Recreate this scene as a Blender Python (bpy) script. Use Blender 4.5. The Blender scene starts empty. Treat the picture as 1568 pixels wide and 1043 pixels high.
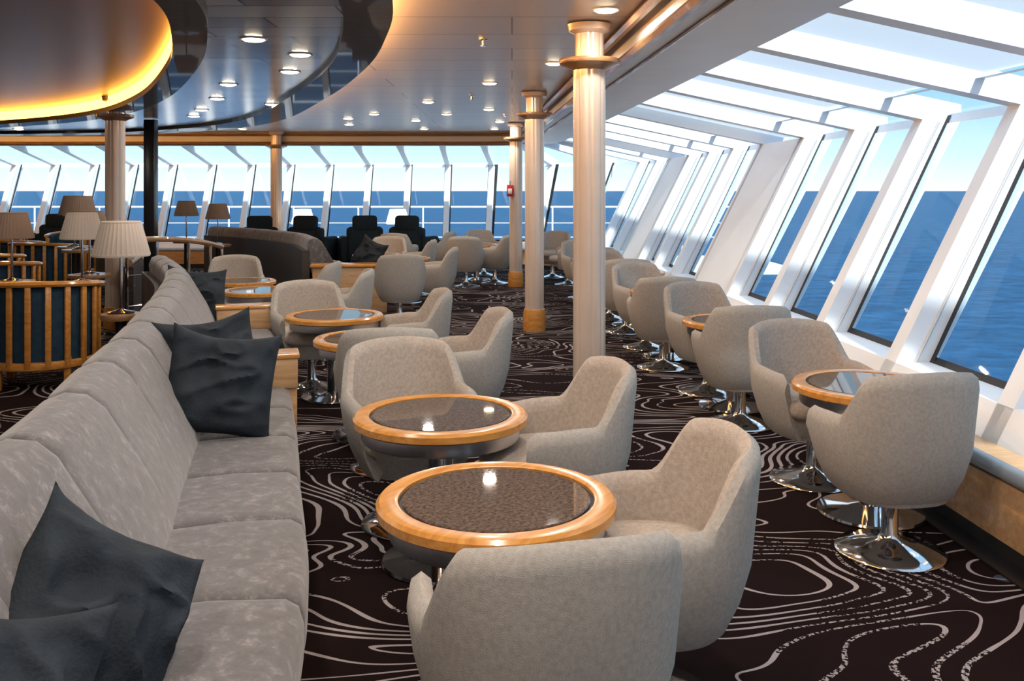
import bpy, math, random
from mathutils import Vector, Matrix, noise
random.seed(7)
S=bpy.context.scene
COL=S.collection
# ------------------------------------------------------------------ materials
def newmat(name):
    m=bpy.data.materials.new(name); m.use_nodes=True
    nt=m.node_tree; b=nt.nodes['Principled BSDF']; return m,nt,b
def N(nt,typ,**kw):
    n=nt.nodes.new(typ)
    for k,v in kw.items(): setattr(n,k,v)
    return n
def simple(name,col,rough=.5,metal=0,spec=.5,noise_amt=.06,nscale=8,bump=0,bscale=200,emis=None,estr=0):
    m,nt,b=newmat(name)
    tc=N(nt,'ShaderNodeTexCoord')
    nz=N(nt,'ShaderNodeTexNoise'); nz.inputs['Scale'].default_value=nscale; nz.inputs['Detail'].default_value=4
    nt.links.new(tc.outputs['Object'],nz.inputs['Vector'])
    cr=N(nt,'ShaderNodeValToRGB')
    cr.color_ramp.elements[0].position=.3; cr.color_ramp.elements[1].position=.7
    cr.color_ramp.elements[0].color=tuple(c*(1-noise_amt) for c in col)+(1,)
    cr.color_ramp.elements[1].color=tuple(min(1,c*(1+noise_amt)) for c in col)+(1,)
    nt.links.new(nz.outputs['Fac'],cr.inputs['Fac']); nt.links.new(cr.outputs['Color'],b.inputs['Base Color'])
    b.inputs['Roughness'].default_value=rough; b.inputs['Metallic'].default_value=metal
    b.inputs['Specular IOR Level'].default_value=spec
    if bump:
        n2=N(nt,'ShaderNodeTexNoise'); n2.inputs['Scale'].default_value=bscale; n2.inputs['Detail'].default_value=3
        nt.links.new(tc.outputs['Object'],n2.inputs['Vector'])
        bp=N(nt,'ShaderNodeBump'); bp.inputs['Strength'].default_value=bump; bp.inputs['Distance'].default_value=.01
        nt.links.new(n2.outputs['Fac'],bp.inputs['Height']); nt.links.new(bp.outputs['Normal'],b.inputs['Normal'])
    if emis:
        b.inputs['Emission Color'].default_value=tuple(emis)+(1,); b.inputs['Emission Strength'].default_value=estr
    return m
def wood(name,c1,c2,rough=.3,scale=(2,14,14)):
    m,nt,b=newmat(name)
    tc=N(nt,'ShaderNodeTexCoord'); mp=N(nt,'ShaderNodeMapping'); mp.inputs['Scale'].default_value=scale
    nz=N(nt,'ShaderNodeTexNoise'); nz.inputs['Scale'].default_value=2.5; nz.inputs['Detail'].default_value=6; nz.inputs['Distortion'].default_value=.8
    cr=N(nt,'ShaderNodeValToRGB'); cr.color_ramp.elements[0].position=.3; cr.color_ramp.elements[1].position=.72
    cr.color_ramp.elements[0].color=tuple(c1)+(1,); cr.color_ramp.elements[1].color=tuple(c2)+(1,)
    L=nt.links.new; L(tc.outputs['Object'],mp.inputs['Vector']); L(mp.outputs['Vector'],nz.inputs['Vector']); L(nz.outputs['Fac'],cr.inputs['Fac']); L(cr.outputs['Color'],b.inputs['Base Color'])
    b.inputs['Roughness'].default_value=rough; b.inputs['Coat Weight'].default_value=.3
    return m
M={}
M['fabric']=simple('light_grey_upholstery',(.40,.38,.35),.95,0,.15,.12,80,.35,420)
M['fabric_in']=simple('beige_upholstery',(.42,.37,.325),.95,0,.15,.14,70,.4,330)
M['chrome']=simple('polished_chrome',(.75,.76,.78),.08,1,.5,.02)
M['steel']=simple('brushed_steel',(.5,.5,.52),.28,1,.5,.05,30)
M['oak']=wood('honey_oak',(.46,.185,.035),(.66,.32,.08),.22)
M['lightoak']=wood('light_oak_panel',(.46,.26,.12),(.60,.39,.20),.35)
M['darkwood']=wood('dark_wood',(.022,.017,.015),(.06,.046,.038),.55,(3,30,30))
M['brownwood']=wood('brown_wood',(.20,.10,.04),(.34,.19,.09),.35)
M['white']=simple('white_paint',(.86,.90,.93),.45,0,.4,.02,3)
M['soffit']=simple('soffit_paint',(.66,.65,.64),.4,0,.4,.03,3)
M['black']=simple('black_rubber',(.012,.012,.014),.5,0,.4)
M['blackmetal']=simple('black_metal',(.01,.01,.012),.3,0,.5)
M['pillow']=simple('charcoal_navy_velvet',(.022,.029,.038),.85,0,.2,.25,9,.3,120)
M['navy']=simple('navy_upholstery',(.012,.040,.075),.8,0,.3,.2,20,.3,150)
M['teal']=simple('dark_teal_upholstery',(.004,.012,.02),.8,0,.2,.2,20)
M['column']=simple('pearl_column_lacquer',(.66,.555,.47),.22,.2,.6,.05,4)
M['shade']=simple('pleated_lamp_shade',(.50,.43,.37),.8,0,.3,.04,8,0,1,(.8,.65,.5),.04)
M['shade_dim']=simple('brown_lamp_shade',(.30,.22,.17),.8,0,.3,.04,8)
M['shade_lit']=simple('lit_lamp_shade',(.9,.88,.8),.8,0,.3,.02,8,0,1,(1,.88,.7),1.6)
M['lamp']=simple('lamp_glow',(1,.9,.7),.5,0,.5,.0,8,0,1,(1,.80,.52),20)
M['cove']=simple('cove_led_orange',(1,.6,.2),.5,0,.5,0,8,0,1,(1,.40,.06),8)
M['cove2']=simple('cove_led_warm',(1,.7,.4),.5,0,.5,0,8,0,1,(1,.46,.12),22)
M['recess']=simple('recess_brown_lacquer',(.15,.095,.075),.28,.2,.6,.05,2)
M['red']=simple('red_plastic',(.5,.02,.02),.4)
M['greypipe']=simple('blue_grey_bar',(.36,.42,.47),.35,.2)
M['wallpanel']=wood('wall_panel_wood',(.12,.07,.04),(.2,.12,.07),.4)
def glassmat(name,tint,fac):
    m=bpy.data.materials.new(name); m.use_nodes=True; nt=m.node_tree; nt.nodes.clear()
    o=N(nt,'ShaderNodeOutputMaterial'); t=N(nt,'ShaderNodeBsdfTransparent'); t.inputs[0].default_value=tint+(1,)
    g=N(nt,'ShaderNodeBsdfGlossy'); g.inputs['Roughness'].default_value=.02
    mx=N(nt,'ShaderNodeMixShader'); mx.inputs[0].default_value=fac
    nt.links.new(t.outputs[0],mx.inputs[1]); nt.links.new(g.outputs[0],mx.inputs[2]); nt.links.new(mx.outputs[0],o.inputs[0]); return m
M['glass']=glassmat('window_glass',(.88,.95,.98),.03)
def frost():
    m=bpy.data.materials.new('translucent_roof_blind'); m.use_nodes=True; nt=m.node_tree; nt.nodes.clear()
    o=N(nt,'ShaderNodeOutputMaterial'); t=N(nt,'ShaderNodeBsdfTranslucent'); t.inputs[0].default_value=(.72,.82,.90,1)
    d=N(nt,'ShaderNodeBsdfDiffuse'); d.inputs[0].default_value=(.86,.9,.93,1)
    mx=N(nt,'ShaderNodeMixShader'); mx.inputs[0].default_value=.66
    nt.links.new(t.outputs[0],mx.inputs[1]); nt.links.new(d.outputs[0],mx.inputs[2]); nt.links.new(mx.outputs[0],o.inputs[0]); return m
M['frost']=frost()
def sofamat():
    m,nt,b=newmat('grey_mottled_velvet'); L=nt.links.new
    tc=N(nt,'ShaderNodeTexCoord'); mp=N(nt,'ShaderNodeMapping'); mp.inputs['Scale'].default_value=(1.5,1.5,1)
    n1=N(nt,'ShaderNodeTexNoise'); n1.inputs['Scale'].default_value=15; n1.inputs['Detail'].default_value=10; n1.inputs['Roughness'].default_value=.78; n1.inputs['Distortion'].default_value=.25
    cr=N(nt,'ShaderNodeValToRGB'); e=cr.color_ramp.elements
    e[0].position=.36; e[0].color=(.060,.053,.055,1); e[1].position=.68; e[1].color=(.25,.228,.235,1)
    x=e.new(.53); x.color=(.098,.088,.092,1)
    L(tc.outputs['Object'],mp.inputs['Vector']); L(mp.outputs['Vector'],n1.inputs['Vector']); L(n1.outputs['Fac'],cr.inputs['Fac']); L(cr.outputs['Color'],b.inputs['Base Color'])
    b.inputs['Roughness'].default_value=.7; b.inputs['Sheen Weight'].default_value=.4
    bp=N(nt,'ShaderNodeBump'); bp.inputs['Strength'].default_value=.22; bp.inputs['Distance'].default_value=.01
    L(n1.outputs['Fac'],bp.inputs['Height']); L(bp.outputs['Normal'],b.inputs['Normal']); return m
M['sofa']=sofamat()
def stonemat():
    m,nt,b=newmat('speckled_stone_top'); L=nt.links.new
    tc=N(nt,'ShaderNodeTexCoord'); n1=N(nt,'ShaderNodeTexNoise'); n1.inputs['Scale'].default_value=80; n1.inputs['Detail'].default_value=6; n1.inputs['Roughness'].default_value=.75
    cr=N(nt,'ShaderNodeValToRGB'); e=cr.color_ramp.elements; e[0].position=.40; e[0].color=(.055,.040,.032,1); e[1].position=.66; e[1].color=(.17,.125,.10,1)
    L(tc.outputs['Object'],n1.inputs['Vector']); L(n1.outputs['Fac'],cr.inputs['Fac']); L(cr.outputs['Color'],b.inputs['Base Color'])
    b.inputs['Roughness'].default_value=.03; b.inputs['Specular IOR Level'].default_value=.16; return m
M['stone']=stonemat()
def carpetmat():
    m,nt,b=newmat('swirl_carpet'); L=nt.links.new
    tc=N(nt,'ShaderNodeTexCoord'); mp=N(nt,'ShaderNodeMapping'); mp.inputs['Scale'].default_value=(.52,1.0,1); mp.inputs['Rotation'].default_value=(0,0,.15)
    L(tc.outputs['Object'],mp.inputs['Vector'])
    def mth(op,a,c=None,d=None):
        n=N(nt,'ShaderNodeMath',operation=op)
        for i,v in enumerate((a,c,d)):
            if v is None: continue
            if isinstance(v,(int,float)): n.inputs[i].default_value=v
            else: L(v,n.inputs[i])
        return n.outputs[0]
    def nz_at(off):
        va=N(nt,'ShaderNodeVectorMath',operation='ADD'); va.inputs[1].default_value=off; L(mp.outputs['Vector'],va.inputs[0])
        n=N(nt,'ShaderNodeTexNoise'); n.inputs['Scale'].default_value=1.55; n.inputs['Detail'].default_value=.7; n.inputs['Roughness'].default_value=.4; n.inputs['Distortion'].default_value=.7
        L(va.outputs[0],n.inputs['Vector']); return n.outputs['Fac']
    K=20.0; E=.01
    a=nz_at((0,0,0)); gx=mth('SUBTRACT',nz_at((E,0,0)),a); gy=mth('SUBTRACT',nz_at((0,E,0)),a)
    g=mth('MULTIPLY',mth('SQRT',mth('ADD',mth('MULTIPLY',gx,gx),mth('MULTIPLY',gy,gy))),K/E)
    g=mth('MAXIMUM',g,1.2)
    d=mth('ABSOLUTE',mth('SUBTRACT',mth('FRACT',mth('MULTIPLY',a,K)),.5))
    dist=mth('DIVIDE',d,g)
    nw=N(nt,'ShaderNodeTexNoise'); nw.inputs['Scale'].default_value=2.6; L(tc.outputs['Object'],nw.inputs['Vector'])
    wid=mth('MULTIPLY_ADD',nw.outputs['Fac'],.0115,-.0008)
    line=mth('LESS_THAN',dist,wid)
    nz=N(nt,'ShaderNodeTexNoise'); nz.inputs['Scale'].default_value=1.1; L(tc.outputs['Object'],nz.inputs['Vector'])
    zone=mth('GREATER_THAN',nz.outputs['Fac'],.54)
    nd=N(nt,'ShaderNodeTexNoise'); nd.inputs['Scale'].default_value=70; nd.inputs['Detail'].default_value=2; L(tc.outputs['Object'],nd.inputs['Vector'])
    br=mth('GREATER_THAN',nd.outputs['Fac'],.50)
    keep=mth('MAXIMUM',mth('SUBTRACT',1,zone),br)
    mask=mth('MULTIPLY',line,keep)
    fz=N(nt,'ShaderNodeTexNoise'); fz.inputs['Scale'].default_value=300; L(tc.outputs['Object'],fz.inputs['Vector'])
    vo=N(nt,'ShaderNodeTexVoronoi'); vo.inputs['Scale'].default_value=1.6; L(mp.outputs['Vector'],vo.inputs['Vector'])
    blob=mth('LESS_THAN',vo.outputs['Distance'],.07)
    mx=N(nt,'ShaderNodeMix',data_type='RGBA'); mx.inputs[6].default_value=(.0145,.0078,.0075,1); mx.inputs[7].default_value=(.06,.08,.11,1); L(blob,mx.inputs[0])
    mx2=N(nt,'ShaderNodeMix',data_type='RGBA'); L(mx.outputs[2],mx2.inputs[6]); mx2.inputs[7].default_value=(.40,.35,.35,1); L(mask,mx2.inputs[0])
    mx3=N(nt,'ShaderNodeMix',data_type='RGBA',blend_type='MULTIPLY'); mx3.inputs[0].default_value=.7; L(mx2.outputs[2],mx3.inputs[6])
    cr=N(nt,'ShaderNodeValToRGB'); cr.color_ramp.elements[0].color=(.5,.5,.5,1); cr.color_ramp.elements[1].color=(1.0,1.0,1.0,1); cr.color_ramp.elements[0].position=.3;cr.color_ramp.elements[1].position=.6
    L(fz.outputs['Fac'],cr.inputs['Fac']); L(cr.outputs['Color'],mx3.inputs[7]); L(mx3.outputs[2],b.inputs['Base Color'])
    b.inputs['Roughness'].default_value=1; b.inputs['Specular IOR Level'].default_value=.05
    return m
M['carpet']=carpetmat()
def panelmat(name,c1,c2,mortar,rough,metal,bw,rh,rot=0,ms=.006):
    m,nt,b=newmat(name); L=nt.links.new
    tc=N(nt,'ShaderNodeTexCoord'); mp=N(nt,'ShaderNodeMapping'); mp.inputs['Rotation'].default_value=(0,0,rot); L(tc.outputs['Object'],mp.inputs['Vector'])
    bt=N(nt,'ShaderNodeTexBrick'); L(mp.outputs['Vector'],bt.inputs['Vector'])
    bt.inputs['Color1'].default_value=c1+(1,); bt.inputs['Color2'].default_value=c2+(1,); bt.inputs['Mortar'].default_value=mortar+(1,)
    bt.inputs['Scale'].default_value=1; bt.inputs['Mortar Size'].default_value=ms; bt.inputs['Brick Width'].default_value=bw; bt.inputs['Row Height'].default_value=rh
    L(bt.outputs['Color'],b.inputs['Base Color']); b.inputs['Roughness'].default_value=rough; b.inputs['Metallic'].default_value=metal; return m
M['ceil']=panelmat('ceiling_satin_panels',(.62,.56,.52),(.56,.515,.485),(.12,.11,.11),.30,.2,2.4,.62)
M['ceil2']=panelmat('ceiling_mirror_panels',(.86,.86,.88),(.40,.42,.46),(.06,.06,.07),.16,.5,.9,.31)

# ------------------------------------------------------------------ mesh builder
class MB:
    def __init__(s): s.v=[]; s.f=[]; s.mi=[]; s.mats=[]
    def m(s,mat):
        if mat not in s.mats: s.mats.append(mat)
        return s.mats.index(mat)
    def add(s,vs,fs,mat,T=None):
        o=len(s.v); k=s.m(mat)
        for p in vs:
            p=Vector(p)
            s.v.append(T@p if T else p)
        for f in fs: s.f.append([i+o for i in f]); s.mi.append(k)
    def box(s,x0,x1,y0,y1,z0,z1,mat,T=None,b=0):
        if b<=0:
            vs=[(x,y,z) for z in(z0,z1) for y in(y0,y1) for x in(x0,x1)]
            s.add(vs,[(0,2,3,1),(4,5,7,6),(0,1,5,4),(2,6,7,3),(0,4,6,2),(1,3,7,5)],mat,T); return
        hx,hy=(x1-x0)/2,(y1-y0)/2; cx,cy=(x0+x1)/2,(y0+y1)/2
        def ring(ins,z):
            a,c=hx-ins,hy-ins; r=b*1.0; pts=[]
            for (sx,sy,a0) in((1,1,0),(-1,1,90),(-1,-1,180),(1,-1,270)):
                rr=min(r,a,c)
                for k in range(4):
                    t=math.radians(a0+k*30)
                    pts.append((cx+sx*(a-rr)+rr*math.cos(t),cy+sy*(c-rr)+rr*math.sin(t),z))
            return pts
        zs=[(b,z0),(b*.3,z0+b*.3),(0,z0+b),(0,z1-b),(b*.3,z1-b*.3),(b,z1)]
        s.loft([ring(i,z) for i,z in zs],mat,T,closed=True,caps=True)
    def loft(s,rings,mat,T=None,closed=True,caps=False):
        n=len(rings[0]); vs=[p for r in rings for p in r]; fs=[]
        for j in range(len(rings)-1):
            for i in range(n if closed else n-1):
                i2=(i+1)%n
                fs.append((j*n+i,j*n+i2,(j+1)*n+i2,(j+1)*n+i))
        if caps:
            fs.append(tuple(reversed(range(n)))); fs.append(tuple(range((len(rings)-1)*n,len(rings)*n)))
        s.add(vs,fs,mat,T)
    def lathe(s,prof,mat,c=(0,0,0),seg=32,T=None,rf=None):
        rings=[]
        for r,z in prof:
            rings.append([(c[0]+r*(rf(i,seg) if rf else 1)*math.cos(2*math.pi*i/seg),c[1]+r*(rf(i,seg) if rf else 1)*math.sin(2*math.pi*i/seg),c[2]+z) for i in range(seg)])
        s.loft(rings,mat,T,True,False)
        for ring,(r,z) in((rings[0],prof[0]),(rings[-1],prof[-1])):
            if r>1e-4: s.add(ring,[tuple(range(seg))],mat,T)
    def tube(s,pts,r,mat,seg=8,T=None,ry=None):
        pts=[Vector(p) for p in pts]; rings=[]
        for i,p in enumerate(pts):
            d=(pts[min(i+1,len(pts)-1)]-pts[max(i-1,0)]).normalized()
            up=Vector((0,0,1)) if abs(d.z)<.95 else Vector((0,1,0))
            a=d.cross(up).normalized(); b=a.cross(d).normalized()
            rings.append([p+a*(r*math.cos(2*math.pi*k/seg))+b*((ry or r)*math.sin(2*math.pi*k/seg)) for k in range(seg)])
        s.loft(rings,mat,T,True,True)
    def sup(s,layers,mat,n=3.0,seg=36,T=None):
        rings=[]
        for a,b,z,cx,cy in layers:
            r=[]
            for i in range(seg):
                t=2*math.pi*i/seg; c,q=math.cos(t),math.sin(t)
                r.append((cx+a*math.copysign(abs(c)**(2/n),c),cy+b*math.copysign(abs(q)**(2/n),q),z))
            rings.append(r)
        s.loft(rings,mat,T,True,True)
    def mesh(s,name,ang=38):
        me=bpy.data.meshes.new(name); me.from_pydata([tuple(p) for p in s.v],[],s.f)
        for m in s.mats: me.materials.append(m)
        me.polygons.foreach_set('material_index',s.mi)
        me.polygons.foreach_set('use_smooth',[True]*len(s.f))
        import bmesh
        bm=bmesh.new(); bm.from_mesh(me); bmesh.ops.recalc_face_normals(bm,faces=bm.faces); bm.to_mesh(me); bm.free()
        me.set_sharp_from_angle(angle=math.radians(ang)); me.update(); return me
    def obj(s,name,loc=(0,0,0),rz=0,ang=38):
        return place(s.mesh(name,ang),name,loc,rz)
def place(me,name,loc=(0,0,0),rz=0,sc=1):
    o=bpy.data.objects.new(name,me); o.location=loc; o.rotation_euler=(0,0,rz); o.scale=(sc,sc,sc); COL.objects.link(o); return o
def face(dx,dy): return math.atan2(-dx,dy)
def cr(pts,n):
    P=[Vector(p) for p in pts]; out=[]; m=len(P)-1
    for k in range(n+1):
        t=k/n*m; i=min(int(t),m-1); u=t-i
        p0=P[i-1] if i>0 else 2*P[0]-P[1]; p1=P[i];p2=P[i+1]; p3=P[i+2] if i+2<=m else 2*P[m]-P[m-1]
        out.append(.5*((2*p1)+(p2-p0)*u+(2*p0-5*p1+4*p2-p3)*u*u+(3*p1-p0-3*p2+p3)*u**3))
    return out
def sm(a,b,x):
    t=max(0,min(1,(x-a)/(b-a))); return t*t*(3-2*t)

# ------------------------------------------------------------------ room shell
VX=-.055
ys=[-2.86,-1.69,-.52,.65,1.82,2.99,4.33,5.50,6.67,7.82,8.97,10.2,11.3,12.4,13.5,14.7,15.7]
ST=[(2.2+VX*y,y) for y in ys]
nr=len(ST)
ST+=[(1.22,16.55),(.88,17.25),(.3,17.72)]
x=-.52
while x>-12.7: ST.append((x,17.85)); x-=.82
ST=[Vector((a,b,0)) for a,b in ST]
def perp(d): return Vector((d.y,-d.x,0)).normalized()
NR=[]
for i in range(len(ST)):
    ns=[]
    if i>0: ns.append(perp(ST[i]-ST[i-1]))
    if i<len(ST)-1: ns.append(perp(ST[i+1]-ST[i]))
    n=sum(ns,Vector()).normalized(); c=n.dot(ns[0]); NR.append(n/c)
def sp(k,o,z,f=0):
    if f==0: p=ST[k]+NR[k]*o
    else:
        p=(ST[k]+NR[k]*o)*(1-f)+(ST[k+1]+NR[k+1]*o)*f
    return Vector((p.x,p.y,z))
oi=lambda z:.3+.5*(z-.3)
zr=lambda o:2.47-(o+.45)*.205
solid={10,14}
fr=MB(); gl=fr; bench=MB(); roof=MB()
W,G,BK=M['white'],M['glass'],M['black']
def quad(mb,k,o0,z0,o1,z1,mat,f0=0,f1=1):
    a=sp(k,o0,z0,f0) if f0 else sp(k,o0,z0); b=sp(k+1,o0,z0) if f1==1 else sp(k,o0,z0,f1)
    c=sp(k+1,o1,z1) if f1==1 else sp(k,o1,z1,f1); d=sp(k,o1,z1,f0) if f0 else sp(k,o1,z1)
    mb.add([a,b,c,d],[(0,1,2,3)],mat)
for k in range(len(ST)):
    n=NR[k].normalized(); t=Vector((-n.y,n.x,0)); sc=NR[k].length
    th=.065 if k<nr else .05
    poly=[(oi(.3),.3),(oi(2.02),2.02),(-.45,2.35),(-.45,2.52),(1.45,2.13),(1.45,2.02),(oi(.3)+.25,.3)]
    vs=[]
    for sgn in(-1,1):
        for o,z in poly: vs.append(ST[k]+NR[k]*o+t*th*sgn+Vector((0,0,z)))
    m=len(poly)
    fs=[(0,1,5,6),(1,2,3,4),(1,4,5)]; F=[tuple(f) for f in fs]+[tuple(i+m for i in reversed(f)) for f in fs]
    for i in range(m): F.append((i,(i+1)%m,(i+1)%m+m,i+m))
    fr.add(vs,F,W)
    fr.tube([ST[k]+NR[k]*(oi(.45)+.13)+t*(th+.006)*-1+Vector((0,0,.47)),ST[k]+NR[k]*(oi(2)+.13)+t*(th+.006)*-1+Vector((0,0,2.0))],.009,M['soffit'],6)
for k in range(len(ST)-1):
    quad(bench,k,0,.0,0,.07,BK); quad(bench,k,.0,.07,0,.31,M['lightoak']); quad(bench,k,0,.31,.32,.31,M['lightoak'])
    quad(bench,k,-.10,.004,-.10,.012,BK);quad(bench,k,-.10,.012,0,.012,M['blackmetal'])
    quad(fr,k,oi(.3),.3,oi(.475),.475,W)
    quad(fr,k,oi(.475),.475,oi(.475)+.26,.475,W)
    if k in solid:
        quad(fr,k,oi(.475),.475,oi(2.02),2.02,W)
        quad(roof,k,-.45,zr(-.45),1.4,zr(1.4),M['frost'])
        continue
    g0,g1=oi(.475)+.22,oi(2.02)+.2
    quad(gl,k,g0,.475,g1,2.05,G)
    for (fa,fb) in ((.0,.085),(.905,1)):
        quad(fr,k,g0-.01,.475,g1-.01,2.05,BK,max(fa,.001),fb)
    quad(fr,k,g0-.012,.475,g0+.012,.51,BK)
    quad(fr,k,g1-.03,1.99,g1,2.06,W)
    end=.90 if k<nr-1 else -.05
    if k<nr-1:
        quad(roof,k,-.45,zr(-.45),end,zr(end),M['frost'],0,.86)
        quad(gl,k,-.45,zr(-.45),end,zr(end),G,.86,1)
    else: quad(roof,k,-.45,zr(-.45),end,zr(end),W)
    quad(gl,k,end,zr(end),1.4,zr(1.4),G)
    quad(fr,k,end-.02,zr(end)-.02,end+.04,zr(end)-.02,W)
for k in range(len(ST)-1):
    quad(roof,k,-1.1,2.35,-.45,2.35,M['soffit']); quad(roof,k,-.45,2.35,-.45,2.5,W); quad(roof,k,-1.1,2.35,-1.1,2.56,M['soffit'])
fr.obj('window_1',ang=30); roof.obj('ceiling_perimeter')
bench.obj('window_bench')
tr=MB()
tr.tube([sp(k,-1.12,2.37) for k in range(len(ST))],.03,M['brownwood'],6)
tr.tube([sp(k,-1.17,2.52) for k in range(len(ST))],.03,M['brownwood'],6)
tr.tube([sp(k,-1.0,2.342) for k in range(len(ST))],.012,M['brownwood'],6)
tr.obj('trim_1')
pb=MB(); pb.tube([sp(k,.03,.345) for k in range(len(ST))],.036,M['greypipe'],10); pb.obj('trim_2')
f=MB(); pts=[sp(k,.1,0) for k in range(len(ST))]; pts+= [Vector((-12.9,17.9,0)),Vector((-12.9,-3,0)),Vector((2.4,-3,0))]
f.add(pts,[tuple(range(len(pts)))],M['carpet']); f.obj('floor')
c=MB(); pts=[sp(k,-1.1,2.56) for k in range(len(ST))]; pts+= [Vector((-12.9,16.7,2.56)),Vector((-12.9,-3,2.56)),Vector((1.2,-3,2.56))]
c.add(pts,[tuple(range(len(pts)))],M['ceil']); c.obj('ceiling')
w=MB(); w.box(-13.05,-12.9,-3,19.3,0,2.7,M['wallpanel']); w.obj('wall_left')
w=MB(); w.box(-13.05,3.9,-3.15,-3,0,2.7,M['soffit']); w.obj('wall_back')
nS=70
C1o=cr([(-.45,-2.9,0),(-.5,1,0),(-.52,2.8,0),(-.565,4.3,0),(-.753,5.43,0),(-1.08,6.74,0),(-1.8,8.87,0),(-3.06,11.9,0),(-4.6,13.8,0),(-7,14.9,0),(-12.8,15.4,0)],nS)
C1i=cr([(-.75,-2.9,0),(-.78,1,0),(-.79,2.8,0),(-.82,4.3,0),(-1.03,5.5,0),(-1.38,6.8,0),(-2.1,8.7,0),(-3.35,11.5,0),(-4.85,13.3,0),(-7.1,14.4,0),(-12.8,14.9,0)],nS)
C2o=cr([(-1.25,-2.9,0),(-1.3,1,0),(-1.33,2.8,0),(-1.42,4.08,0),(-1.71,5.13,0),(-2.26,6.54,0),(-3.31,8.69,0),(-4.6,10.6,0),(-6.2,12.0,0),(-8.2,12.9,0),(-12.8,13.3,0)],nS)
C2i=cr([(-1.45,-2.9,0),(-1.5,1,0),(-1.53,2.8,0),(-1.61,4.08,0),(-1.91,5.13,0),(-2.46,6.5,0),(-3.53,8.6,0),(-4.8,10.4,0),(-6.4,11.7,0),(-8.3,12.5,0),(-12.8,12.9,0)],nS)
def strip(mb,A,za,B,zb,mat):
    mb.loft([[Vector((p.x,p.y,za)) for p in A],[Vector((p.x,p.y,zb)) for p in B]],mat,None,False,False)
rg=MB()
strip(rg,C1o,2.40,C1i,2.40,M['darkwood']); strip(rg,C1o,2.40,C1o,2.44,M['darkwood']); strip(rg,C1i,2.40,C1i,2.44,M['darkwood'])
strip(rg,C1i,2.44,C2o,2.44,M['ceil2']); strip(rg,C2o,2.44,C2o,2.36,M['darkwood']); strip(rg,C2o,2.36,C2i,2.36,M['darkwood'])
strip(rg,C2i,2.36,C2i,2.41,M['darkwood'])
strip(rg,C2i,2.41,C2i,2.52,M['cove'])
C1k=[Vector((p.x-.04,p.y-.02,0)) for p in C1o]
strip(rg,C1o,2.44,C1k,2.445,M['darkwood']); strip(rg,C1k,2.445,C1k,2.54,M['cove2']); strip(rg,C1k,2.54,C1k,2.56,M['soffit'])
rec=[Vector((p.x,p.y,2.52)) for p in C2i]+[Vector((-12.8,-2.9,2.52))]
rg.add(rec,[tuple(range(len(rec)))],M['recess'])
rg.obj('ceiling_dropped_rings')
# ------------------------------------------------------------------ columns
def column(x,y,h=2.55):
    mb=MB(); 
    rf=lambda i,s:(.94 if i%6==0 else 1.0)
    mb.lathe([(.103,.22),(.103,2.28)],M['column'],seg=48,rf=rf)
    mb.lathe([(.12,0),(.123,.03),(.12,.2),(.11,.235),(.1,.24)],M['oak'],seg=36)
    mb.lathe([(.1,2.26),(.15,2.285),(.19,2.30),(.195,2.315),(.19,2.33),(.1,2.335)],M['brownwood'],seg=40)
    mb.lathe([(.092,2.33),(.092,h-.03)],M['column'],seg=48,rf=rf)
    mb.lathe([(.09,h-.06),(.13,h-.04),(.14,h)],M['column'],seg=36)
    return mb.obj('column',(x,y,0))
for p in((.49,5.8),(.24,9.8),(.06,14.3)): column(*p)
column(-4.34,10,2.52); column(-4.28,16.6,2.56)
mb=MB(); mb.box(-.07,.07,-.07,.07,0,2.43,M['blackmetal'],b=.008); mb.box(-.09,.09,-.09,.09,0,.03,M['blackmetal'],b=.005); mb.obj('black_post',(-4.74,12,0))
mb=MB(); mb.box(-.05,.05,-.03,.03,-.09,.09,M['red'],b=.01); mb.box(-.03,.03,-.04,-.028,-.05,.03,M['white'],b=.003); mb.tube([(0,0,.09),(0,0,.15)],.012,M['steel']); mb.obj('fire_alarm_box',(-.03,14.18,1.5))
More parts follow.
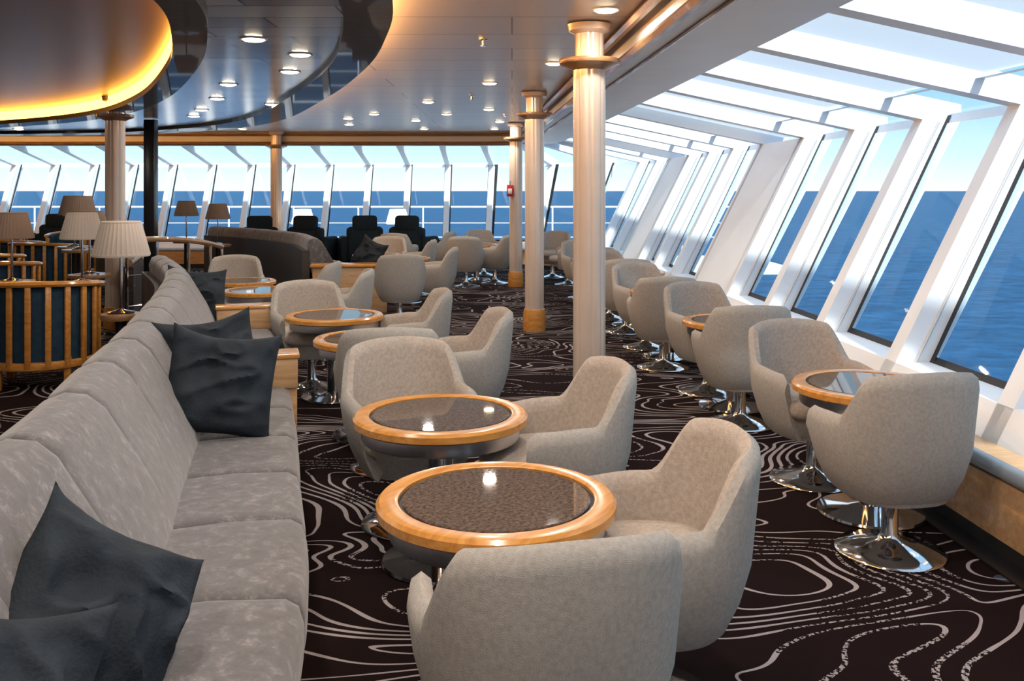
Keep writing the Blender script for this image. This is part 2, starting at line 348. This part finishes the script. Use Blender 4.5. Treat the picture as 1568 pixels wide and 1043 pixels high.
# ------------------------------------------------------------------ tub chair
def tub_mesh(name,f_out,f_in):
    mb=MB(); w=.305; bk=.30; La=.19; Np=33; n=2.45
    path=[]
    for i in range(2*Np+1):
        p=(i-Np)/Np; a=abs(p); s=1 if p>=0 else -1
        if a<=.70:
            t=a/.70*math.pi/2
            x=w*math.sin(t)**(2/n) if t>0 else 0; y=-bk*math.cos(t)**(2/n) if t<math.pi/2-1e-6 else 0
            x*=s
        else:
            x=w*s; y=(a-.70)/.30*La
            x-=s*.03*((a-.70)/.30)**2
        path.append((Vector((x,y-.0,0)),a))
    rings=[]
    L=[0]
    for i in range(1,len(path)): L.append(L[-1]+(path[i][0]-path[i-1][0]).length)
    tot=L[-1]; M2=72; P=[]
    for k in range(M2+1):
        d=tot*k/M2; j=max(i for i in range(len(L)) if L[i]<=d+1e-9); j=min(j,len(L)-2)
        u=(d-L[j])/(L[j+1]-L[j]); P.append((path[j][0].lerp(path[j+1][0],u),abs(2*k/M2-1)))
    for k,(p,a) in enumerate(P):
        q0=P[max(k-1,0)][0]; q1=P[min(k+1,M2)][0]; d=(q1-q0).normalized(); nrm=Vector((d.y,-d.x,0))
        if nrm.dot(p-Vector((0,.02,0)))<0: nrm=-nrm
        h=.60+.20*(1-sm(.36,.60,a)) -.028*min(a/.4,1)**2
        h+=.028*sm(.4,.60,a)
        h-=.012*sm(.66,.95,a)
        tip=sm(.93,1.0,a); h-=.035*tip**2
        th=.062*(1-.35*tip)
        fl=lambda z:max(0,z-.5)*.06*(1-sm(.35,.6,a))
        prof=[(-.105,.25),(-.080,.275),(-.042,.355),(-.012,.46),(0,h-.055),(-.006,h-.018),(-th*.5,h),(-th+.006,h-.018),(-th,h-.055),(-th-.005,.47),(-th-.02,.38),(-.13,.30)]
        r=[]
        for dd,z in prof:
            v=p+nrm*(dd+fl(z)); r.append(Vector((v.x,v.y,z)))
        rings.append(r)
    nn=len(rings[0])
    mb.loft([r[:7] for r in rings],f_out,None,False,False)
    mb.loft([r[6:] for r in rings],f_in,None,False,False)
    for r in(rings[0],rings[-1]): mb.add(r,[tuple(range(nn))],f_out)
    mb.sup([(.15,.15,.24,0,-.02),(.19,.185,.25,0,-.02),(.215,.215,.30,0,-.01),(.235,.245,.375,0,.0),(.23,.24,.385,0,.0)],f_out,2.7)
    mb.sup([(.235,.255,.375,0,.035),(.25,.27,.39,0,.035),(.255,.275,.425,0,.035),(.245,.262,.45,0,.035),(.20,.215,.465,0,.03),(.1,.11,.472,0,.03)],f_in,3)
    ch=M['chrome']
    mb.lathe([(.215,0),(.22,.006),(.215,.014),(.12,.032),(.05,.055),(.034,.08),(.032,.21),(.05,.225),(.09,.242)],ch,seg=40)
    return mb.mesh(name,50)
TUB=tub_mesh('tub_armchair',M['fabric'],M['fabric_in'])
def tub(x,y,dx,dy): return place(TUB,'tub_armchair',(x,y,0),face(dx,dy))
tub(.066,2.11,-.24,1); tub(.39,2.67,-1,-.10)
tub(-.46,4.12,.36,-1); tub(.18,3.72,-1,-.22)
tub(-.66,4.97,-.1,1); tub(-.31,5.40,-1,-.2)
tub(-1.52,6.94,.45,-1); tub(-.74,6.5,-1,-.2)
tub(-1.55,8.2,-1,-.1); tub(-2.02,9.1,-1,0); tub(-2.95,9.75,.3,-1)
tub(-1.28,10.4,-.2,1); tub(-.98,11.4,-1,0); tub(-.72,14.3,.1,1); tub(-.28,14.8,-1,.3)
tub(-1.9,13.9,0,-1); tub(-1.4,13.2,-1,0); tub(-.5,16.2,.5,-1); tub(.9,14.6,-1,0); tub(.7,15.8,-.4,-1); tub(-1.9,15.4,.3,1);tub(-1.3,16.0,-1,.2)
tub(1.57,3.80,-.18,1); tub(1.56,4.74,.25,-1)
tub(1.47,5.88,-.05,1); tub(1.46,6.82,.35,-1)
tub(1.28,7.75,0,1); tub(1.28,8.75,.4,-1); tub(1.2,9.7,0,1); tub(1.14,10.7,.35,-1); tub(1.05,11.7,0,1); tub(1.0,12.8,.3,-1)
# ------------------------------------------------------------------ tables
def table_mesh():
    mb=MB(); R=.352
    mb.lathe([(.288,.575),(.30,.56),(R-.012,.56),(R,.568),(R,.592),(R-.01,.602),(.30,.604),(.288,.60),(.288,.575)],M['oak'],seg=64)
    mb.lathe([(.289,.59),(.275,.592),(.272,.585)],M['black'],seg=64)
    mb.lathe([(.276,.575),(.276,.597),(.272,.600),(.0001,.600)],M['stone'],seg=64)
    mb.lathe([(.24,.50),(.315,.505),(.318,.512),(.318,.558),(.30,.562)],M['steel'],seg=64)
    mb.lathe([(.10,.47),(.10,.505),(.24,.505)],M['blackmetal'],seg=32)
    mb.lathe([(.055,.03),(.05,.06),(.05,.44),(.075,.455),(.075,.475)],M['chrome'],seg=28)
    mb.lathe([(.235,0),(.24,.006),(.235,.016),(.1,.03),(.05,.045)],M['chrome'],seg=40)
    return mb.mesh('round_cocktail_table',35)
TAB=table_mesh()
for p in((-.046,2.69),(-.288,3.70),(-.86,5.6),(-1.29,6.64),(-2.72,9.15),(-2.27,8.3),(1.67,4.26),(1.54,6.36),(1.42,8.26),(-1.9,12.9),(-1.45,12.3),(1.35,10.2),(-.6,15.4),(1.15,12.2)):
    place(TAB,'round_cocktail_table',(p[0],p[1],0),random.uniform(0,3))
# ------------------------------------------------------------------ sofa
def poly_s(P):
    L=[0]
    for i in range(1,len(P)): L.append(L[-1]+(P[i]-P[i-1]).length)
    return L
def make_sofa(ctrl,name,sidesign=1,mod=.53):
    P=cr([(a,b,0) for a,b in ctrl],120); L=poly_s(P); tot=L[-1]
    def at(s):
        s=max(0,min(tot,s)); j=0
        while j<len(L)-2 and L[j+1]<s: j+=1
        u=(s-L[j])/(L[j+1]-L[j]); p=P[j].lerp(P[j+1],u)
        d=(P[min(j+3,len(P)-1)]-P[max(j-2,0)]).normalized()
        return p,Vector((d.y,-d.x,0))*sidesign,d
    mb=MB(); nm=max(1,round(tot/mod)); md=tot/nm
    def module(sec,s0,s1,mat,n=14,amt=1.0):
        rings=[]; cx=sum(a for a,b in sec)/len(sec); cz=sum(b for a,b in sec)/len(sec)
        for i in range(n+1):
            q=i/n; s=s0+(s1-s0)*(.5-.5*math.cos(math.pi*q)); e=abs(math.cos(math.pi*q))
            k=1-amt*(.04*e**4+.16*e**30)
            p,nn,d=at(s); ring=[]
            for t,z in sec:
                tt=cx+(t-cx)*(1-(1-k)*.25); zz=cz+(z-cz)*k
                v=p+nn*tt; ring.append(Vector((v.x,v.y,zz)))
            rings.append(ring)
        mb.loft(rings,mat,None,True,True)
    seat=[(.26,.2),(.74,.2),(.775,.225),(.79,.30),(.792,.38),(.778,.43),(.745,.452),(.56,.462),(.40,.455),(.26,.44)]
    back=[(.20,.34),(.32,.36),(.39,.42),(.375,.50),(.315,.63),(.245,.75),(.19,.845),(.14,.888),(.08,.896),(.025,.875),(.0,.81),(.02,.65),(.06,.45)]
    for i in range(nm):
        a,b=i*md,(i+1)*md
        module(back,a,b,M['sofa'],amt=.35)
        module(seat,a,b,M['sofa'],amt=.8)
    for sec,mat in (([(.12,0),(.68,0),(.68,.1),(.12,.1)],M['darkwood']),([(.08,.1),(.74,.1),(.74,.22),(.08,.22)],M['sofa']),([(-.06,0),(.03,0),(.03,.74),(-.06,.74)],M['darkwood'])):
        rings=[]
        for i in range(41):
            p,nn,d=at(tot*i/40); rings.append([Vector(((p+nn*t).x,(p+nn*t).y,z)) for t,z in sec])
        mb.loft(rings,mat,None,True,True)
    mb.obj(name,ang=50); return at,tot,L,P
at,tot,LL,PP=make_sofa([(-1.08,.2),(-1.18,1.1),(-1.27,1.9),(-1.36,2.47),(-1.55,3.2),(-1.80,4.17),(-2.26,5.76),(-2.75,7.2),(-3.42,8.6)],'curved_banquette_sofa')
def s_of_y(y):
    for i in range(len(PP)):
        if PP[i].y>=y: return LL[i]
def console(y,nm='wooden_armrest_console'):
    p,nn,d=at(s_of_y(y)); ang=math.atan2(nn.y,nn.x)
    T=Matrix.Translation(p)@Matrix.Rotation(ang,4,'Z')
    mb=MB(); mb.box(.38,.825,-.09,.09,.44,.60,M['lightoak'],b=.006); mb.box(.37,.835,-.10,.10,.60,.625,M['oak'],b=.006); mb.box(.75,.822,-.07,.07,0,.46,M['lightoak'],b=.004)
    o=mb.obj(nm); o.matrix_world=T
console(4.72); console(6.75)
make_sofa([(-5.2,15.6),(-4.2,14.6),(-3.2,13.2),(-2.6,11.6)],'grey_banquette_sofa',sidesign=-1)
mb=MB()
mb.box(-.45,.45,-.12,.12,0,.56,M['lightoak'],b=.01); mb.box(-.48,.48,-.15,.15,.56,.60,M['oak'],b=.01)
mb.obj('wooden_divider_cabinet',(-2.0,11.3,0),.15)
# ------------------------------------------------------------------ pillows
def pillow(name,loc,size,rot,seed,mat='pillow',T=.085):
    n=40; mb=MB(); vs=[];top={};bot={}
    rnd=Vector((seed*3.1,seed*1.7,0))
    for sgn,d in((1,top),(-1,bot)):
        for i in range(n+1):
            for j in range(n+1):
                if sgn==-1 and (i in(0,n) or j in(0,n)): d[i,j]=top[i,j]; continue
                u=2*i/n-1; v=2*j/n-1
                h=T*((1-abs(u)**2.6)**.55)*((1-abs(v)**2.6)**.55)
                fold=1-abs(noise.noise(Vector((u*1.3+v*.9,v*1.8-u*.6,sgn*2))+rnd))*2.2
                wr=noise.noise(Vector((u*1.6,v*1.6,0))+rnd)*.035+max(0,fold)**3*.028+noise.noise(Vector((u*5,v*3.5,sgn))+rnd)*.008
                h=h+(wr*(1-max(abs(u),abs(v))**4))
                k=1-.07*(1-v*v)*abs(u)**3; k2=1-.07*(1-u*u)*abs(v)**3
                x=u*size/2*k; y=v*size/2*k2
                if v>0: y-= .07*size*(1-u*u)*v
                d[i,j]=len(vs); vs.append((x,sgn*h+noise.noise(Vector((u,v,5))+rnd)*.04,y))
    fs=[]
    for i in range(n):
        for j in range(n):
            fs.append((top[i,j],top[i+1,j],top[i+1,j+1],top[i,j+1])); fs.append((bot[i,j],bot[i,j+1],bot[i+1,j+1],bot[i+1,j]))
    mb.add(vs,fs,M[mat]); o=mb.obj(name,ang=80)
    o.location=loc; o.rotation_euler=rot; return o
rd=math.radians
pillow('throw_pillow',(-.87,1.92,.605),.42,(rd(-30),rd(38),rd(42)),1)
pillow('throw_pillow',(-.89,1.50,.62),.42,(rd(-32),rd(22),rd(40)),2)
pillow('throw_pillow',(-1.24,3.90,.685),.46,(rd(-18),rd(9),rd(18)),3)
pillow('throw_pillow',(-1.42,4.30,.70),.46,(rd(-22),rd(-6),rd(30)),4)
pillow('throw_pillow',(-2.50,7.25,.68),.46,(rd(-22),rd(5),rd(25)),5)
pillow('throw_pillow',(-1.85,11.9,.68),.42,(rd(-20),rd(20),rd(-30)),6)
# ------------------------------------------------------------------ lamps
def lamp_mesh(nm,shade,pole=.42):
    mb=MB(); rf=lambda i,s:(1.02 if i%2 else .985)
    mb.lathe([(.185,pole-.02),(.187,pole-.015),(.13,pole+.20),(.128,pole+.205)],shade,seg=72,rf=rf)
    mb.lathe([(.186,pole-.03),(.190,pole-.02),(.188,pole-.008)],shade,seg=48); mb.lathe([(.128,pole+.198),(.132,pole+.205),(.126,pole+.212)],shade,seg=48)
    mb.lathe([(.011,0),(.011,pole+.1)],M['chrome'],seg=12); mb.lathe([(.09,-.005),(.09,.008),(.03,.02),(.011,.03)],M['chrome'],seg=28)
    mb.lathe([(.02,pole+.02),(.035,pole+.06),(.02,pole+.1)],M['shade_lit'],seg=12)
    return mb.mesh(nm)
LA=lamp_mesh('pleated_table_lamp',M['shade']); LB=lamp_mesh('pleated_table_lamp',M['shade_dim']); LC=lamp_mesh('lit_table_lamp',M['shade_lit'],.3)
def side_table(x,y,h,r=.26):
    mb=MB(); mb.lathe([(r,h-.035),(r+.005,h-.02),(r,h),(.0001,h)],M['brownwood'],seg=36); mb.lathe([(.035,.02),(.035,h-.03)],M['blackmetal'],seg=16); mb.lathe([(.2,0),(.2,.015),(.04,.03)],M['blackmetal'],seg=30)
    mb.obj('round_side_table',(x,y,0))
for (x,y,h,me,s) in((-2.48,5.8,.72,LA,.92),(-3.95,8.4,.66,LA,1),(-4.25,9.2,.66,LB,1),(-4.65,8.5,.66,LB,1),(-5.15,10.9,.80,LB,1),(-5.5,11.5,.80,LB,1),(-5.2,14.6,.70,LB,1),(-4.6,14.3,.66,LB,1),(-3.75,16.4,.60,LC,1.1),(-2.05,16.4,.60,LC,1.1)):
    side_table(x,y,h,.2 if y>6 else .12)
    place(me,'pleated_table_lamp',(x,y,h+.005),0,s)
# ------------------------------------------------------------------ wooden slat chairs
def slat_mesh():
    mb=MB(); R=.36
    def U(r,a0=-125,a1=125,n=40,z=.72,dz=0):
        return [(r*math.sin(rd(a0+(a1-a0)*i/n)),-r*math.cos(rd(a0+(a1-a0)*i/n)),z+dz*math.cos(rd(a0+(a1-a0)*i/n))) for i in range(n+1)]
    mb.tube(U(R,z=.70,dz=.03),.03,M['oak'],8,ry=.022); mb.tube(U(R-.01,z=.17),.02,M['oak'],8,ry=.03)
    for i in range(13):
        a=rd(-118+236*i/12); x,y=R*math.sin(a),-R*math.cos(a)
        T=Matrix.Translation((x,y,0))@Matrix.Rotation(a,4,'Z')
        mb.box(-.019,.019,-.011,.011,.16,.70+.03*math.cos(a),M['oak'],T,b=.004)
    rings=[]
    for i in range(41):
        a=rd(-118+236*i/40); s,c=math.sin(a),-math.cos(a); top=.69+.03*math.cos(a)
        rings.append([Vector((r*s,r*c,z)) for r,z in((.335,.2),(.335,top-.02),(.32,top+.01),(.28,top),(.265,top-.04),(.255,.42),(.255,.2))])
    mb.loft(rings,M['navy'],None,True,True)
    mb.sup([(.24,.25,.2,0,.02),(.27,.28,.24,0,.02),(.28,.29,.38,0,.03),(.26,.27,.43,0,.03),(.15,.16,.45,0,.03)],M['navy'],2.6)
    for sx in(-1,1):
        for yy,xx in((.2,.28),(-.24,.22)): mb.box(sx*xx-.022,sx*xx+.022,yy-.022,yy+.022,0,.22 if yy<0 else .66,M['oak'],b=.005)
    return mb.mesh('slatted_wooden_armchair',40)
SL=slat_mesh()
for x,y,dx,dy in((-3.66,7.15,-.2,1),(-5.1,7.6,1,.2),(-5.2,9.2,.2,1),(-6.1,9.3,1,0),(-5.95,10.3,.2,1),(-6.3,12.3,.2,1),(-7.1,13.0,.3,1),(-7.6,11,1,.2),(-8.3,13.5,0,1),(-7.3,15.2,0,-1),(-8.4,15,.5,-1)):
    place(SL,'slatted_wooden_armchair',(x,y,0),face(dx,dy),1.1)
def rtab(x,y):
    mb=MB(); mb.lathe([(.36,.62),(.37,.635),(.36,.65),(.0001,.65)],M['brownwood'],seg=40); mb.lathe([(.04,.02),(.04,.62)],M['blackmetal'],seg=16); mb.lathe([(.22,0),(.22,.015),(.05,.03)],M['blackmetal'],seg=30); mb.obj('wooden_round_table',(x,y,0))
rtab(-6.6,11.1); rtab(-7.2,14.0)
# ------------------------------------------------------------------ dark wing chairs
def wing_mesh():
    mb=MB(); t=M['teal']
    mb.box(-.29,.29,-.28,.3,.22,.48,t,b=.05)
    for s in(-1,1):
        mb.box(s*.36-.08,s*.36+.08,-.28,.28,.2,.74,t,b=.05)
        mb.tube([(s*.3,.25,.2),(s*.32,.3,0)],.02,M['darkwood']); mb.tube([(s*.27,-.25,.2),(s*.28,-.32,0)],.02,M['darkwood'])
        mb.box(s*.27-.05,s*.27+.05,-.3,-.08,.66,.90,t,b=.04)
    T=Matrix.Translation((0,-.27,.4))@Matrix.Rotation(rd(-8),4,'X')
    mb.box(-.31,.31,-.08,.06,-.1,.52,t,T,b=.05); mb.box(-.22,.22,-.09,.07,.42,.72,t,T,b=.05)
    return mb.mesh('high_back_lounge_chair',45)
WG=wing_mesh()
for u,y,r in((398,15.7,.25),(475,15.8,-.2),(557,15.9,.25),(630,15.9,-.3),(92,17.0,.3),(12,17.0,0)):
    xx=(u-784)/1400*y
    place(WG,'high_back_lounge_chair',(xx,y,0),r,.96)
# ------------------------------------------------------------------ railings
mb=MB()
R0=[(-3.75,8.9,1.02),(-3.5,9.4,1.0),(-3.35,9.9,.94),(-3.3,10.4,.86)]
mb.tube(cr(R0,14),.028,M['brownwood'],8)
for q in(0,3,7,11,14):
    p=cr(R0,14)[q]; mb.tube([(p.x,p.y,0),(p.x,p.y,p.z)],.016,M['chrome'],8)
for dz in(.35,.65): mb.tube([(a,b,c2-dz) for a,b,c2 in R0],.01,M['chrome'],6)
mb.obj('stair_handrail')
mb=MB()
P2=cr([(-3.9,9.3,0),(-4.4,10.8,0),(-5.3,12.6,0),(-6.6,14.6,0)],24)
mb.loft([[Vector((p.x-.05,p.y,0)),Vector((p.x+.05,p.y,0)),Vector((p.x+.05,p.y,.72)),Vector((p.x-.05,p.y,.72))] for p in P2],M['darkwood'],None,True,True)
mb.tube([(p.x,p.y,.76) for p in P2],.04,M['brownwood'],8)
mb.obj('low_partition')
mb=MB(); mb.box(-15,6,19.6,23.2,-.3,-.15,M['white'])
for z,r in((1.1,.025),(.7,.012),(.35,.012)): mb.tube([(-15,22.6,z),(6,22.6,z)],r,M['white'],6)
xx=-15
while xx<6: mb.tube([(xx,22.6,-.15),(xx,22.6,1.1)],.02,M['white'],6); xx+=1.6
mb.obj('deck_railing')
# ------------------------------------------------------------------ downlights, sprinklers
def dl(x,y,z,power=14,light=True):
    mb=MB(); mb.lathe([(.066,-.004),(.078,-.007),(.085,-.004),(.085,.0)],M['white'],seg=28); mb.lathe([(.068,-.005),(.055,-.013),(.03,-.017),(.0001,-.018)],M['lamp'],seg=24)
    o=mb.obj('downlight',(x,y,z-.001))
    if light:
        l=bpy.data.lights.new('downlight_lamp','AREA'); l.shape='DISK'; l.size=.11; l.energy=power; l.color=(1,.90,.80)
        lo=bpy.data.objects.new('lamp',l); lo.location=(0,0,-.022); lo.parent=o; COL.objects.link(lo)
for x,y in((-.22,9.0),(-1.0,10.9),(-.19,14.0),(-1.45,13.8),(.0,4.2),(.0,1.6),(.1,-.8),(.62,2.6),(.62,.2),(.35,7.6)): dl(x,y,2.56)  # those near and behind the camera are unseen, added to light the foreground
for x,y in((-2.6,14.6),(-.3,11.9),(-1.9,12.6),(.3,12.2),(-.9,12.6),(-1.5,15.6),(-.3,15.6),(-2.4,13.4),(-4.6,15.6)): dl(x,y,2.56,0,False)
dl(.55,5.35,2.56,8)
for x,y in((-1.6,5.66),(-1.75,7.2),(-1.1,3.2),(-1.05,1.2),(-2.6,9.9),(-3.6,10.6),(-7.5,13.9)): dl(x,y,2.44)  # the nearest of these are out of view, added as foreground light
for x,y in((-1.46,6.3),(-2.5,8.06),(-4.0,11.5),(-5.2,13.1),(-3.0,9.3)): dl(x,y,2.44,0,False)
for x,y in((-3.2,4.5),(-4.5,7.0),(-6,9.5),(-4,1.5)): dl(x,y,2.52,10)
for x,y in((-.2,6.4),(-.45,10.2),(-.1,12.5)):
    mb=MB(); mb.lathe([(.035,0),(.035,-.006),(.012,-.01),(.01,-.04),(.022,-.045),(.022,-.05),(.0001,-.05)],M['chrome'],seg=16); mb.obj('ceiling_sprinkler',(x,y,2.56))
# ------------------------------------------------------------------ sea
def seamat():
    m,nt,b=newmat('sea_water'); L=nt.links.new
    tc=N(nt,'ShaderNodeTexCoord'); mp=N(nt,'ShaderNodeMapping'); mp.inputs['Scale'].default_value=(.12,.2,1); L(tc.outputs['Object'],mp.inputs['Vector'])
    n1=N(nt,'ShaderNodeTexNoise'); n1.inputs['Scale'].default_value=1.6; n1.inputs['Detail'].default_value=9; n1.inputs['Roughness'].default_value=.7; L(mp.outputs['Vector'],n1.inputs['Vector'])
    cr_=N(nt,'ShaderNodeValToRGB'); e=cr_.color_ramp.elements; e[0].position=.35; e[0].color=(.003,.034,.095,1); e[1].position=.64; e[1].color=(.014,.10,.225,1)
    x=e.new(.74); x.color=(.28,.40,.48,1)
    L(n1.outputs['Fac'],cr_.inputs['Fac']); L(cr_.outputs['Color'],b.inputs['Base Color']); b.inputs['Roughness'].default_value=.5; b.inputs['Specular IOR Level'].default_value=.14
    bp=N(nt,'ShaderNodeBump'); bp.inputs['Strength'].default_value=.6; bp.inputs['Distance'].default_value=1.; L(n1.outputs['Fac'],bp.inputs['Height']); L(bp.outputs['Normal'],b.inputs['Normal']); return m
M['sea']=seamat()
mb=MB(); s=30000; mb.add([(-s,-s,-16),(s,-s,-16),(s,s,-16),(-s,s,-16)],[(0,1,2,3)],M['sea']); mb.obj('sea')
# ------------------------------------------------------------------ world and sun
w=bpy.data.worlds.new('sky'); S.world=w; w.use_nodes=True; nt=w.node_tree; L=nt.links.new
bg=nt.nodes['Background']; tc=N(nt,'ShaderNodeTexCoord'); sx=N(nt,'ShaderNodeSeparateXYZ'); L(tc.outputs['Generated'],sx.inputs[0])
cr_=N(nt,'ShaderNodeValToRGB'); e=cr_.color_ramp.elements; e[0].position=0; e[0].color=(.66,.75,.79,1); e[1].position=.8; e[1].color=(.31,.49,.70,1)
x=e.new(.035); x.color=(.48,.63,.70,1); x=e.new(.10); x.color=(.25,.44,.57,1); x=e.new(.3); x.color=(.28,.47,.63,1)
L(sx.outputs['Z'],cr_.inputs['Fac']); L(cr_.outputs['Color'],bg.inputs['Color']); bg.inputs['Strength'].default_value=1.55
sl=bpy.data.lights.new('sun','SUN'); sl.energy=5; sl.angle=rd(3); sl.color=(1,.97,.93)
so=bpy.data.objects.new('sun',sl); COL.objects.link(so)
dirv=Vector((-.38,.62,-.82)); so.rotation_euler=dirv.to_track_quat('-Z','Y').to_euler()
# ------------------------------------------------------------------ camera
cam=bpy.data.cameras.new('camera'); co=bpy.data.objects.new('camera',cam); COL.objects.link(co)
co.location=(0,0,1.5); co.rotation_euler=(rd(90),0,0); cam.lens=32.14; cam.sensor_width=36; cam.shift_y=-.1464; cam.clip_end=100000; cam.clip_start=.05
S.camera=co
S.view_settings.view_transform='Standard'
S.view_settings.exposure=.2
